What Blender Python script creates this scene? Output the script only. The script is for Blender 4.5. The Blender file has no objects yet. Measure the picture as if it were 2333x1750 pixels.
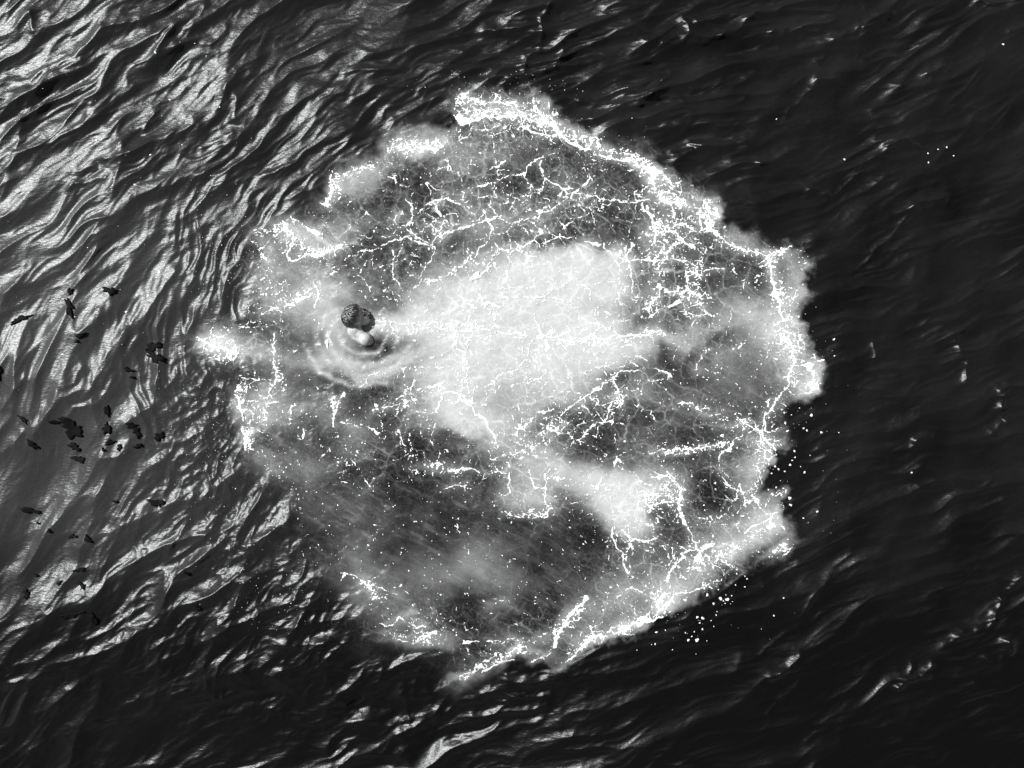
import bpy, bmesh, math, random
import numpy as np
from mathutils import Vector, Matrix

# ------------------------------------------------------------------ camera, sky, sun, exposure
S = bpy.context.scene
C = S.collection
PPM = 250.0                                    # photograph pixels per metre on the water
def P(u, v, z=0.0):                            # a spot on the water (metres) from map units
    return Vector(((u - 1166.5) / PPM, (875.0 - v) / PPM, z))

CAM_H = 9.0
cd = bpy.data.cameras.new('camera'); cam = bpy.data.objects.new('camera', cd); C.objects.link(cam)
cam.location = (0, 0, CAM_H); cam.rotation_euler = (0, 0, 0)
cd.sensor_fit = 'HORIZONTAL'; cd.angle = 2 * math.atan((2333 / 2 / PPM) / CAM_H)
cd.clip_end = 5000; cd.clip_start = 0.05
S.camera = cam

SUN_EL = math.radians(45); SUN_AZ = math.radians(150)      # azimuth counter-clockwise from +X
sun_dir = Vector((math.cos(SUN_EL) * math.cos(SUN_AZ), math.cos(SUN_EL) * math.sin(SUN_AZ), math.sin(SUN_EL)))
w = bpy.data.worlds.new('World'); S.world = w; w.use_nodes = True
nt = w.node_tree; bg = nt.nodes['Background']
sky = nt.nodes.new('ShaderNodeTexSky'); sky.sky_type = 'NISHITA'; sky.sun_disc = False
sky.sun_elevation = SUN_EL; sky.sun_rotation = math.radians(90) - SUN_AZ
sky.air_density = 1.0; sky.dust_density = 2.0
bw = nt.nodes.new('ShaderNodeRGBToBW')                      # a black-and-white photograph
nt.links.new(sky.outputs[0], bw.inputs[0]); nt.links.new(bw.outputs[0], bg.inputs[0])
bg.inputs[1].default_value = 0.05
sl = bpy.data.lights.new('sun', 'SUN'); so = bpy.data.objects.new('sun', sl); C.objects.link(so)
sl.energy = 5.0; sl.angle = math.radians(0.6); sl.color = (0.975, 1.0, 0.985)
so.rotation_euler = sun_dir.to_track_quat('Z', 'Y').to_euler()
S.view_settings.view_transform = 'Standard'; S.view_settings.look = 'None'
S.view_settings.exposure = 0.6; S.view_settings.gamma = 1.0; S.view_settings.use_curve_mapping = False
S.render.engine = 'CYCLES'; S.cycles.max_bounces = 4; S.cycles.diffuse_bounces = 2; S.cycles.glossy_bounces = 2

# ------------------------------------------------------------------ noise
_rs = np.random.RandomState(7)
_perm = _rs.permutation(4096).astype(np.int32)
_ga = _rs.rand(4096).astype(np.float32) * 2 * np.pi
_gx, _gy = np.cos(_ga), np.sin(_ga)
_r1, _r2 = _rs.rand(4096).astype(np.float32), _rs.rand(4096).astype(np.float32)
def _h(ix, iy, seed):
    return _perm[(ix + _perm[(iy + seed * 131) & 4095]) & 4095]
def perlin(x, y, seed=0):
    x = x.astype(np.float32); y = y.astype(np.float32)
    fx0 = np.floor(x); fy0 = np.floor(y)
    ix = fx0.astype(np.int32); iy = fy0.astype(np.int32); fx = x - fx0; fy = y - fy0
    u = fx * fx * fx * (fx * (fx * 6 - 15) + 10); v = fy * fy * fy * (fy * (fy * 6 - 15) + 10)
    def g(dx, dy):
        h = _h(ix + dx, iy + dy, seed); return _gx[h] * (fx - dx) + _gy[h] * (fy - dy)
    a = g(0, 0); b = g(1, 0); c = g(0, 1); d = g(1, 1)
    return (a + u * (b - a)) * (1 - v) + (c + u * (d - c)) * v
def fbm(x, y, seed=0, oct=4, gain=.5):
    r = 0; a = 1.0
    for i in range(oct):
        r = r + a * perlin(x * 2 ** i + 17.3 * i, y * 2 ** i - 9.1 * i, seed + i); a *= gain
    return r
def worley(x, y, seed=0):                       # distance to the border between the two nearest cells
    ix = np.floor(x).astype(np.int32); iy = np.floor(y).astype(np.int32)
    f1 = np.full(x.shape, 9., np.float32); f2 = f1.copy()
    for dx in (-1, 0, 1):
        for dy in (-1, 0, 1):
            h = _h(ix + dx, iy + dy, seed)
            d = np.hypot(ix + dx + _r1[h] - x, iy + dy + _r2[h] - y)
            f2 = np.minimum(f2, np.maximum(f1, d)); f1 = np.minimum(f1, d)
    return f2 - f1
def sst(a, b, x):
    t = np.clip((x - a) / (b - a), 0, 1); return t * t * (3 - 2 * t)

# ------------------------------------------------------------------ the lay of the water, read off the place
D = 1.0547
def blobs(u, v, lst, soft=1.0):
    keep = np.ones(u.shape, np.float32)
    for (bu, bv, rx, ry, rot, a) in lst:
        bu *= D; bv *= D; rx *= D; ry *= D; R = max(rx, ry) * 1.9
        m = (abs(u - bu) < R) & (abs(v - bv) < R)
        if not m.any(): continue
        c, s = math.cos(math.radians(rot)), math.sin(math.radians(rot))
        x = u[m] - bu; y = v[m] - bv
        q = ((x * c - y * s) / rx) ** 2 + ((x * s + y * c) / ry) ** 2
        keep[m] *= 1 - a * np.exp(-(q ** 1.3) * .9)
    return 1 - keep

OUT = [(985,185),(1060,195),(1135,190),(1190,215),(1215,255),(1290,290),(1400,320),(1440,370),(1510,400),(1560,440),
 (1560,480),(1620,500),(1680,530),(1740,525),(1752,570),(1735,605),(1755,640),(1720,670),(1740,730),(1785,790),
 (1775,850),(1715,870),(1690,900),(1700,960),(1655,1010),(1645,1060),(1700,1050),(1690,1110),(1720,1165),(1700,1200),
 (1640,1205),(1590,1240),(1520,1290),(1440,1330),(1370,1370),(1290,1395),(1200,1450),(1120,1430),(1040,1460),(985,1480),
 (940,1420),(860,1390),(800,1370),(780,1300),(720,1240),(650,1220),(640,1150),(630,1080),(560,1010),(520,960),
 (505,860),(510,800),(430,770),(420,730),(460,695),(520,700),(530,640),(545,570),(540,500),(620,470),(690,430),
 (710,370),(760,355),(820,335),(850,285),(920,285),(985,270),(975,210)]
OUT = np.array(OUT, np.float32) * D
def outline_sd(u, v):                            # signed distance (+ inside), source px
    best = np.full(u.shape, 1e9, np.float32); ins = np.zeros(u.shape, bool)
    n = len(OUT)
    for i in range(n):
        ax, ay = OUT[i]; bx, by = OUT[(i + 1) % n]
        dx, dy = bx - ax, by - ay
        t = np.clip(((u - ax) * dx + (v - ay) * dy) / (dx * dx + dy * dy), 0, 1)
        best = np.minimum(best, (u - ax - t * dx) ** 2 + (v - ay - t * dy) ** 2)
        if ay != by:
            c = ((ay > v) != (by > v)) & (u < (bx - ax) * (v - ay) / (by - ay) + ax)
            ins ^= c
    best = np.sqrt(best)
    return np.where(ins, best, -best)

MILK = [(735,688,50,34,0,.55),(704,735,30,48,0,.5),(752,800,60,17,-18,.65),(835,800,60,15,22,.7),(720,640,60,26,10,.5),(1300,585,62,44,-10,1),(1215,600,100,60,0,1),(1060,650,110,60,10,.95), # u, v, rx, ry, rot, amount: aerated water
 (1280,608,80,66,-10,1),(1285,600,60,52,0,1),(1140,632,120,88,0,1),(1010,655,110,55,25,.85),(1060,705,230,55,0,1),(870,700,60,26,0,.97),
 (930,705,90,28,0,.97),(1250,715,160,55,0,1),(1130,680,160,70,0,1),(970,850,88,68,-40,.95),(1060,830,110,80,0,.9),(1150,800,150,75,0,.9),(1010,780,120,60,0,.9),
 (1010,900,70,50,-20,.85),(1100,930,60,55,-20,.65),(1220,800,120,70,0,.75),(1330,760,80,40,0,.7),(1400,740,70,35,0,.55),
 (1490,728,100,22,5,.5),(1130,1045,60,60,0,.55),(1180,1000,60,50,0,.45),(1150,1080,60,35,0,.5),
 (1365,1060,100,52,0,.97),(1395,1105,56,50,0,.98),(1340,1090,50,50,0,.8),(1250,1030,80,34,-20,.5),(1290,1040,80,30,-20,.5),(1370,1135,50,25,0,.6),
 (1600,665,80,50,0,.45),(1715,590,42,60,0,.62),(1600,520,42,28,-20,.5),(1545,445,26,34,0,.75),(1480,420,50,30,-40,.45),(1650,700,80,50,0,.55),
 (1745,815,34,46,0,.8),(1700,660,50,60,0,.6),(1690,730,50,60,0,.5),(1630,780,90,60,0,.35),(1660,1000,45,60,0,.55),(1620,1045,60,70,0,.5),(1600,1150,60,50,0,.4),
 (1655,1145,52,32,0,.85),(1560,1185,70,40,30,.6),(1480,1240,70,50,30,.45),(1400,1260,90,60,0,.4),(1440,1295,36,28,30,.7),
 (1365,1355,60,22,25,.65),(1340,1300,80,50,0,.35),(1260,1350,70,40,30,.35),(1430,870,80,60,0,.22),(1380,960,60,50,0,.2),(1540,840,70,60,0,.22),
 (465,738,56,40,0,.97),(545,745,60,35,0,.5),(620,760,80,50,0,.35),(560,870,48,50,0,.6),(650,870,90,60,0,.35),(700,660,90,50,0,.5),
 (640,515,60,45,0,.72),(735,500,70,38,30,.5),(660,620,60,60,0,.35),(585,600,50,60,0,.35),(640,1010,80,40,0,.26),(570,1000,40,30,0,.3),
 (750,790,100,22,-10,.45),(840,790,60,18,20,.55),(740,740,50,60,0,.35),(700,760,40,50,0,.3),(875,315,60,34,0,.85),(930,305,60,25,0,.6),(800,370,60,32,10,.6),(1000,345,55,40,0,.5),
 (1060,235,80,36,0,.5),(1180,222,40,30,0,.42),(740,380,40,30,0,.5),(960,1235,110,55,0,.33),(1045,1190,60,45,30,.28),(760,1230,60,60,0,.25),
 (860,1330,80,50,0,.25),(1130,1180,80,30,25,.22),(800,930,70,30,0,.3),(900,1130,200,100,0,.05),(720,1100,80,70,0,.14),(1230,1020,70,40,-20,.35),
 (1070,480,80,50,0,.4),(960,600,90,50,30,.45),(1160,570,80,30,0,.4),(900,640,60,30,30,.45),(1100,330,80,40,0,.25),(1330,560,60,40,0,.25),(1300,450,110,70,0,.15),
 (780,1290,50,40,0,.3),(1100,1260,60,30,0,.18),(1240,1180,60,30,0,.12)]
DARK = [(1516,611,26,26,0,.95),(1435,775,22,34,0,.85),(1343,821,42,22,15,.85),(1588,739,26,18,0,.6),(1130,380,40,20,0,.5),(1330,520,60,24,20,.5),(980,430,40,24,0,.5),(1300,690,1,1,0,0),(830,560,60,55,0,.8),(1180,512,80,18,5,.85),(940,375,50,28,0,.6),(880,430,70,45,0,.6),(900,955,80,26,-10,.9),(985,945,50,12,-15,.8),(1010,1010,60,25,0,.7),
 (840,920,50,40,0,.7),(1285,950,50,45,30,.9),(1480,960,100,36,0,.6),(1200,905,60,20,0,.6),(1180,1190,110,40,0,.6),(1250,1150,60,50,0,.7),(1432,1108,26,34,0,.97),(1450,1130,40,25,0,.8),
 (1120,1120,60,18,0,.8),(900,1040,120,40,0,.55),(1540,1080,90,30,-30,.7),(1480,820,36,44,0,.7),(1500,575,50,70,0,.7),(1320,620,1,1,0,0),(1385,690,30,28,0,.85),(1580,860,60,60,0,.3),
 (1350,450,80,50,0,.5),(1180,410,60,20,0,.3),(1090,850,75,40,0,.38),(790,870,60,40,0,.5),(730,870,50,30,0,.3),(640,740,60,20,0,.2),(690,730,30,26,0,.5),(1560,610,40,40,0,.5),(1400,900,40,22,0,.6),
 (880,1210,90,40,0,.35),(1650,870,40,20,0,.4),(1450,1190,90,40,0,.5),(1320,1230,60,40,0,.4),(1080,1380,120,30,10,.5),(640,850,30,30,0,.4),(600,800,40,20,0,.4),
 (1540,975,80,20,-20,.3),(1180,330,60,22,0,.6),(760,650,50,14,0,.35),(1100,870,40,20,0,.1),(560,800,1,1,0,0),(1690,555,12,14,0,.3)]
FROTH = [ # broken white water
 (1000,215,26,26,0,.8),(1050,250,70,13,0,.8),(1130,255,40,22,0,.7),(1180,265,32,20,0,.7),(1240,292,45,14,-15,.75),(1300,322,40,14,-20,.7),
 (1375,345,36,16,-40,.8),(1410,380,30,26,0,.85),(1455,430,42,18,-25,.85),(1535,450,20,34,0,.75),(1430,480,30,60,0,.45),(1480,500,40,50,0,.35),
 (1600,540,60,12,-15,.5),(1690,540,36,10,25,.5),(1665,575,12,36,0,.6),(1690,640,30,30,0,.6),(1700,740,40,40,0,.5),(1715,790,12,36,0,.6),(1755,835,10,24,0,.6),(1735,745,30,18,0,.5),
 (1640,960,30,20,0,.5),(1665,1010,40,26,0,.45),(1690,1060,30,20,0,.4),(1640,1150,50,12,30,.7),(1670,1195,50,8,35,.7),(1560,1195,50,16,20,.7),(1500,1235,36,16,30,.6),
 (1430,1300,26,20,0,.5),(1390,1340,50,9,20,.75),(1320,1370,50,14,20,.6),(1260,1395,50,16,40,.5),(870,318,55,20,0,.75),(930,312,50,10,0,.8),
 (725,390,14,36,0,.9),(770,365,45,10,20,.8),(590,487,52,14,20,.75),(650,525,60,16,-30,.65),(700,542,60,8,12,.85),(570,560,22,50,20,.55),
 (455,742,42,30,0,.62),(500,762,30,12,30,.9),(520,705,60,14,0,.4),(518,880,14,30,0,.7),(534,955,13,26,0,.95),(560,900,40,26,0,.6),(520,835,16,20,0,.6),
 (600,800,14,50,0,.4),(660,640,50,16,25,.5),(700,690,30,12,0,.4),(620,640,40,40,0,.35),(560,620,36,36,0,.4),(720,870,8,22,0,.9),(650,890,16,10,0,.6),(820,700,14,14,0,.8),
 (850,705,70,18,0,.5),(960,712,110,16,0,.38),(1100,735,170,16,-3,.3),(1300,738,110,12,0,.4),(1000,810,10,70,0,.5),(1420,718,60,7,0,.7),
 (1150,1110,50,10,0,.6),(1130,960,30,26,0,.4),(930,1015,60,16,0,.5),(760,985,30,30,30,.35),(870,870,10,50,0,.4),(880,850,14,40,0,.4),(1400,1080,40,34,0,.55),(1380,1130,46,12,0,.7),
 (1450,1050,20,30,0,.6),(1290,1060,60,12,-20,.4),(1410,660,26,40,0,.55),(1490,640,40,20,0,.5),(1420,560,26,80,0,.4),(1500,600,26,40,0,.4),(1330,860,16,26,0,.5),(1380,830,20,16,0,.4),
 (950,500,16,20,0,.4),(1060,560,50,10,25,.4),(1190,930,40,16,20,.5),(800,1270,40,10,-30,.6),(860,1370,60,10,0,.45),(900,1390,60,12,0,.55),(1090,1420,60,10,35,.8),(1010,1460,50,12,35,.8),
 (1240,1330,14,50,-55,.5),(1190,1370,40,10,30,.5),(940,1370,40,16,0,.4),(1600,740,16,30,0,.4),(1540,790,40,10,0,.25),(1590,905,40,20,0,.5),(1500,970,80,10,5,.55),(1620,1080,30,30,0,.35),(1540,1120,40,20,0,.3),
 (1400,1190,40,40,0,.35),(1500,1180,26,10,0,.5),(1380,850,30,10,0,.3)]
LACE = [(1000,480,260,170,0,.8),(1250,450,230,150,0,.9),(1450,600,130,150,0,1),(1150,720,300,200,0,.8),(1250,900,220,100,0,.9),(1150,1050,140,90,0,.9),(960,980,120,70,0,.7),
 (1400,1120,140,120,0,.9),(1540,1150,150,120,0,.6),(1680,1050,90,140,0,.7),(1690,640,110,160,0,.7),(1720,800,80,100,0,.8),(1500,800,120,60,0,.25),(1560,950,160,80,0,.6),
 (1420,1280,200,110,30,.6),(1100,1370,200,60,0,.5),(850,1330,130,60,0,.5),(880,340,180,60,0,.8),(1080,260,140,70,0,1),(650,520,140,90,0,.7),(560,620,120,120,0,.5),
 (480,750,100,60,0,.8),(560,900,110,100,0,.8),(720,900,90,120,0,.5),(860,870,80,80,0,.7),(760,1000,90,60,0,.6),(600,1050,70,80,0,.4),(1480,450,120,80,-30,.9)]

RAW = '''A 950 150 3.687
3;0,690;180,700
2;340,540;325,440;300,350;330,300
3;330,440;420,470;520,455;640,430;700,440;800,410
3;460,290;560,310;680,300;760,320;830,310
2;480,350;500,420;560,390
3;830,330;850,400;900,500;960,550;1050,590;1110,600;1200,560
3;1000,360;1050,420;1080,480;1150,520;1200,570;1290,640;1350,690;1420,700;1480,640
3;1480,740;1560,770;1680,790;1780,790;1850,820;1950,870;2050,900;2100,960;2160,1010
2;910,890;950,840;1000,800;1090,740;1160,730
2;910,890;900,930;930,980;980,1040;1060,1020;1080,950;1040,870;1030,830;1050,800
2.5;1080,950;1150,1000;1240,1040;1330,1040
2;1240,1040;1270,1080;1360,1080;1490,1090;1540,1130;1640,1130;1800,1150;1950,1110
2;680,960;760,930;860,910;910,890
2;1270,1090;1210,1150;1130,1210;1010,1250;940,1290;850,1300;770,1330;720,1280;640,1260;600,1300
1.3;1360,1100;1400,1180;1480,1190;1560,1190;1620,1150
2;600,1300;560,1310;400,1350;220,1400;150,1450;130,1530
2;600,1300;640,1370;620,1450;540,1520;500,1580;460,1650
2;640,1500;700,1550;800,1560;880,1510;970,1460
1.5;940,1290;1000,1350;1070,1400;1100,1520
1.6;80,1190;160,1140;230,1120;380,1120;400,1070;440,1040;520,1000;600,990
1.3;600,990;660,1060;670,1110;620,1100;500,1100
1;380,1120;440,1180;480,1260
1.3;130,1340;150,1420;220,1310;340,1340
1.2;620,1110;620,1200;560,1260;480,1290;400,1340
1.2;1000,1030;960,1060;880,1170;800,1260
3;1880,1170;1980,1290;1990,1470
2;2060,1560;2120,1540;2200,1480
1;1860,1440;1920,1400;1960,1420
2;1750,1590;1780,1650
1.2;330,600;420,610;470,530;600,550;690,490
1;120,860;200,870;290,840
B 400 400 3.687
4;1300,0;1310,120;1280,260
2;1160,120;1170,190;1210,230;1290,260
3;900,390;960,470;990,560;940,640;960,730;1100,680;1250,640;1400,600
2;640,460;800,420;920,400
2;1540,630;1640,630;1710,610;1780,580;1830,540;1930,520;2060,560;2150,620
1.6;1740,530;1820,500;1870,440;1840,370;1850,340
2;1870,440;1940,430;1990,340;1990,260;1930,200
2;1960,470;2040,520;2120,580;2180,620;2140,720;2100,780;2060,890
1.8;1820,600;1820,750;1850,870;1890,960
1.2;1700,760;1820,750
1;1750,870;1800,850;1850,880;1840,950
1.5;2110,410;2160,410;2190,470;2180,540
1.2;1970,750;1990,680;2050,690
1.2;1970,750;2060,770;2110,780
1.2;1960,820;2010,850;2060,870
1.5;2060,300;2110,270;2210,230
2;720,1170;820,1110;930,1080;1060,1040
2.5;1160,900;1200,960;1190,1060;1160,1120
1.5;1200,900;1290,820;1400,770
C 850 500 3.386
1.5;1040,240;1040,340;1030,380;1070,500
1.2;820,330;900,370;1030,380
1.5;980,600;1130,600;1290,600;1420,610;1520,650;1590,720;1610,810
2;800,560;870,640;940,660;940,800;980,830
2;1230,730;1270,820;1320,890;1430,900;1530,850;1500,820
1.5;1320,890;1200,890;1000,870;850,850;700,820;500,800;300,790
2.5;1430,900;1490,940;1700,930;1900,900;2100,890;2200,860
1.2;1560,550;1600,530;1640,500;1750,490;1900,465
1;1640,490;1580,440
1.8;1900,280;1980,330;2000,430;2010,480;1990,560;2040,590
2;640,920;660,1010;720,1040;720,1130;730,1230;760,1420
1.8;900,1270;960,1220;1050,1180;1170,1110;1190,1060;1200,1000
1.2;1190,1060;1240,1110
1.2;1190,1150;1190,1240;1230,1280
2;340,1310;430,1300;520,1270
2.6;490,1480;520,1430;530,1350;600,1340;700,1360;730,1420;790,1480;850,1560;920,1650
1.3;300,1480;400,1480;490,1480
2.2;1110,1620;1180,1580;1250,1520;1290,1480;1340,1480;1390,1460
1.5;1290,1480;1330,1520;1420,1520;1490,1580;1450,1620;1370,1600;1370,1560
2.2;1450,1500;1540,1430;1640,1370;1720,1320;1800,1250;1870,1190;1960,1170
1.2;1640,1370;1620,1440;1690,1500
1.2;1640,1370;1770,1440;1900,1400
1.2;1640,1180;1700,1150;1800,1130;1860,1110
2;1860,1240;1900,1300;1890,1380;1900,1450
1.3;270,1160;400,1130;500,1130;560,1140
1.2;1570,870;1640,860;1690,900
1.5;1610,760;1680,820;1740,790;1830,740;1790,700
1.5;1700,830;1830,840;1880,780;2000,790
1.5;780,260;720,330;600,400;480,470;370,490;280,560
D 1400 350 3.687
4;110,50;230,100;310,170;330,240
3.5;370,340;380,390;460,410;580,405
3;280,440;310,520;340,600;335,740
3;340,580;440,620;530,680;600,760;680,800
1.6;440,810;480,780;600,740
1.2;250,860;320,870;380,850
2;490,790;430,830;410,900;370,970;380,1040
2.5;510,590;600,590;650,640;720,640;780,610;780,520;700,500;710,580;740,610
2.5;800,630;850,690;920,740;1000,780;1080,820;1180,830;1300,850
1.8;1300,850;1390,810;1510,750
3.5;1330,870;1300,920;1310,1000;1340,1100;1350,1180;1390,1260;1400,1340;1440,1410
2.5;640,980;600,1000;600,1060;640,1140;680,1190;740,1220
1.6;640,980;700,1020;740,1030
2.2;430,1160;540,1160;600,1165;640,1140
3;380,1110;370,1200;300,1270;290,1320
1.6;30,840;70,890;110,870;140,950;160,1040
1.8;470,860;530,910;620,910;690,940;680,980;760,990;860,960;940,970
1.3;690,940;740,880
1.3;990,930;1000,990;1020,1030
1.3;1110,1020;1080,1080;1080,1140
2;660,1250;750,1270;770,1330;840,1380
1.5;580,1320;650,1380;720,1360;660,1440
1.3;1290,1450;1400,1420;1480,1390
1.3;1340,1510;1420,1500;1500,1510
2;1440,1550;1480,1600;1510,1650
3.5;770,400;790,500;870,510
2;680,460;740,490
E 1350 750 3.687
2.8;1620,80;1680,150;1700,260;1660,330;1645,430;1640,500;1560,580;1500,650;1440,750;1415,850;1420,930
2;1420,870;1480,960;1560,1040;1480,1110;1400,1190;1420,1300
2;1880,190;1880,280
3;1860,360;1860,440;1830,530
1.8;480,1040;600,1010;720,1010;860,1000;960,990;1040,970;1180,970
1.8;1290,780;1250,880;1160,990;1080,1060;1060,1140;1080,1190
1.8;1090,1250;1130,1310;1240,1370;1280,1420;1290,1490
2.2;1350,1340;1360,1420;1400,1480;1450,1560;1560,1560
1.8;1620,1400;1610,1500;1560,1600
1.4;730,620;830,620;920,690;980,720;1080,710
1.8;400,350;300,350;230,360;180,390;160,430;230,480;240,560;240,620;180,620;100,640
1.5;160,430;90,470;0,520
1.1;1060,160;940,180;930,220;880,290;880,350
2;510,1250;620,1230;700,1280;740,1340;740,1440;740,1540;790,1650
1.8;480,1490;580,1450;700,1430
F 1300 1050 3.687
2;740,130;840,120;900,190;950,240;920,310;910,440;960,530;1020,610;1060,720
2.5;370,560;350,640;390,720;440,780;440,880;480,940
3;430,590;500,640;600,680;650,680;720,650
4.5;1190,700;1120,700;1080,790;1050,860
2.8;1470,600;1540,550;1640,510;1730,450
1.8;1810,240;1810,360;1790,430;1760,490
2.2;1900,690;1840,750;1770,800;1700,830
3.2;820,1010;850,920;880,860;960,830;950,780;1000,740;1070,740
1.5;780,720;850,830
1.5;850,740;880,830
1.8;380,1140;460,1080;520,1060;600,1100
2.6;730,1090;740,1180;740,1260;830,1180;880,1120;1000,1090;1110,1080
3;390,1390;470,1390;600,1370;700,1320
1.8;400,1440;520,1450;640,1410
4;0,1310;60,1230;130,1160
1.6;1110,1060;1180,1020;1250,1000;1280,930;1220,870
2;1280,830;1340,870;1400,920
1.3;640,370;740,300;760,250;700,240;640,290
G 900 950 3.687
2.4;720,0;780,80;830,150;870,240
2.6;460,450;560,440;650,430;720,460
1.5;820,360;900,300;1000,320;1060,290;1120,320;1210,340
1.8;1130,430;1140,500;1160,600;1250,610;1280,600;1260,500;1310,440
2;1280,600;1270,700;1280,780;1330,770
2.6;1130,810;1220,830;1290,790
1.8;940,800;1050,850
1.1;1140,230;1180,310;1250,300;1300,180
1.8;330,60;310,150;320,220
1.8;20,100;60,170;90,250
1.2;290,400;380,400
1.8;430,600;500,560;590,580
1.2;1280,520;1350,510;1440,510
2.2;1550,200;1600,120;1700,40;1830,30
H 400 650 3.687
3;1330,1170;1320,1080;1360,1050;1380,960;1400,900
1.6;1400,1140;1440,1160;1530,1200
1.3;1650,1040;1800,1020;1880,990;1930,990
1.3;1540,860;1640,760;1720,710
2;830,400;830,640;850,700;840,800;790,900
1.5;600,970;740,960;880,880
4;460,900;530,960;560,1090
6;560,1200;590,1290;600,1390
2;600,1390;680,1450
4;960,1080;980,1020
4;1070,1210;1090,1280
3.5;180,420;300,520;420,540;520,570;480,610
I 550 1050 3.687
2;830,1000;880,950;960,960;1030,1010;1110,1110
1.5;1060,1030;1200,1050;1260,1090;1330,1130
1.8;1160,1370;1220,1390;1280,1380;1330,1320;1420,1360;1470,1400;1550,1380
2;1170,1500;1300,1510;1450,1540;1600,1450
J 800 1300 3.687
4.5;850,1100;900,1050;1000,970;1090,880;1200,800;1360,750
2.5;940,970;1060,810;1240,700
4.5;1700,640;1720,580;1800,450;1870,350;1970,230
2.2;1490,780;1600,730;1670,690
4;1730,860;1830,780;1920,660;2000,590;2100,540
1.8;1400,650;1450,700;1480,670;1580,700
1.6;1130,600;1280,600;1300,570;1400,580
1.3;1180,300;1240,270;1300,270
2.5;550,600;600,520;700,540
'''
RIDGE_RAW = '''R 1700 0 3.493
4;930,250;1050,190;1140,150
2;300,920;460,780;560,650
4;80,1310;260,1260;400,1190
4;510,1530;650,1540
3;1030,480;1200,440
4;1410,600;1560,545
3;1100,1160;1230,1120;1340,1155
4;1310,1640;1450,1610;1560,1580
5;1830,20;2000,40;2200,20
2;680,320;860,260;900,220
4;560,640;700,635
3;460,265;580,240
3;210,265;280,265
2;560,490;620,460
2;2090,260;2200,220
S 1700 700 3.493
4;1330,1080;1450,1010
2;1940,990;2030,930
5;2010,800;2060,700
3;2000,660;2070,630;2200,630
2;2010,800;2060,900
2;1740,450;1750,580
2;1680,280;1700,340
2;1010,280;1020,430
T 1700 1275 3.493
4;1670,600;1800,580;1900,530;1970,430;2030,320
4;1190,1010;1290,960;1350,930;1430,920
3;1380,910;1470,840
2;1290,900;1310,840
3;200,940;330,860;420,770
1;160,1220;300,1090;420,970
1;490,1440;640,1330
5;2060,640;2090,710
2;1890,770;1920,790
1;120,740;300,600;400,530
1;470,450;500,330;680,130
4;2070,230;2170,130
U 1100 0 1.813
3;740,185;820,190;850,140;830,80
3;830,80;900,95;980,75
3;850,185;950,165;1060,120;1130,50
3;100,325;200,320;290,290;340,210
3;550,360;620,380;680,390;740,340;780,300
3;700,400;820,410
2;400,420;520,440;620,445
3;680,540;760,525;860,530;930,510
3;860,600;980,610;1080,590
5;1130,680;1200,665;1260,630
3;780,640;860,620
3;860,375;980,345
3;170,300;180,240;230,210
3;240,180;245,80;280,20
3;0,130;120,120;230,110
2;450,500;560,450;640,440
'''
SWELL_RAW = '''V 800 1300 3.687
6;430,1100;450,1180;460,1290
6;480,1430;570,1350
6;380,1590;490,1620
5;720,1300;800,1270
5;1170,1250;1250,1200;1390,1130
5;1270,1150;1390,1080;1500,1040
W 0 1300 3.687
7;1060,930;1200,850;1400,740;1560,650
7;420,360;560,290;720,200
5;780,330;900,220;1000,130;1100,50
6;80,800;330,760;480,640
5;1650,640;1800,540
5;160,1580;300,1500
4;1430,1070;1540,1040
4;1490,1260;1560,1200
4;1780,1100;1900,1090;2100,1030
4;1040,1150;1130,1100
X 0 600 3.687
6;60,270;200,120;260,30
7;680,590;830,480;970,360
7;820,1190;940,1080;960,950
8;880,1000;930,900;1000,780;1080,600
7;1100,750;1240,440;1380,200;1480,80
8;320,1430;420,1270;560,1130;720,1070
7;0,1250;100,1140;240,960
8;1100,1330;1180,1260;1300,1180;1335,1000;1345,850
5;570,1300;650,1200;760,1190
5;720,880;650,1000;570,1050
5;1400,1050;1500,920
5;150,1530;200,1430
6;880,1650;1000,1620;1080,1570
5;1600,200;1680,20
Y 0 0 3.687
8;0,830;300,780;500,570;720,430;900,250;1200,190
7;130,1300;400,1200;700,1080;1100,760
8;900,1340;1200,1250;1400,1160;1640,1050
6;1220,1080;1300,950
7;1340,470;1600,250;1740,80
6;600,1560;850,1500;880,1490
5;640,1450;780,1400
6;1400,1600;1700,1400;1860,1280
6;1990,1000;2000,830
5;280,120;300,280
6;1780,380;1910,250
6;1900,770;1990,600;2160,480
5;135,1300;165,1150;200,960;290,810
5;0,1600;60,1480;130,1340
6;1710,1240;1960,1120
6;520,580;700,520
5;1740,1600;1960,1490;2150,1380
'''
def parse(raw):
    out = []; o = None
    for ln in raw.strip().splitlines():
        if ln[0].isalpha():
            _, a, b, f = ln.split(); o = (float(a), float(b), float(f)); continue
        q = ln.split(';')
        out.append((float(q[0]), [(o[0] + float(t.split(',')[0]) / o[2], o[1] + float(t.split(',')[1]) / o[2]) for t in q[1:]]))
    return out
VEINS = parse(RAW); RIDGES = parse(RIDGE_RAW); SWELLS = parse(SWELL_RAW)

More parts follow.
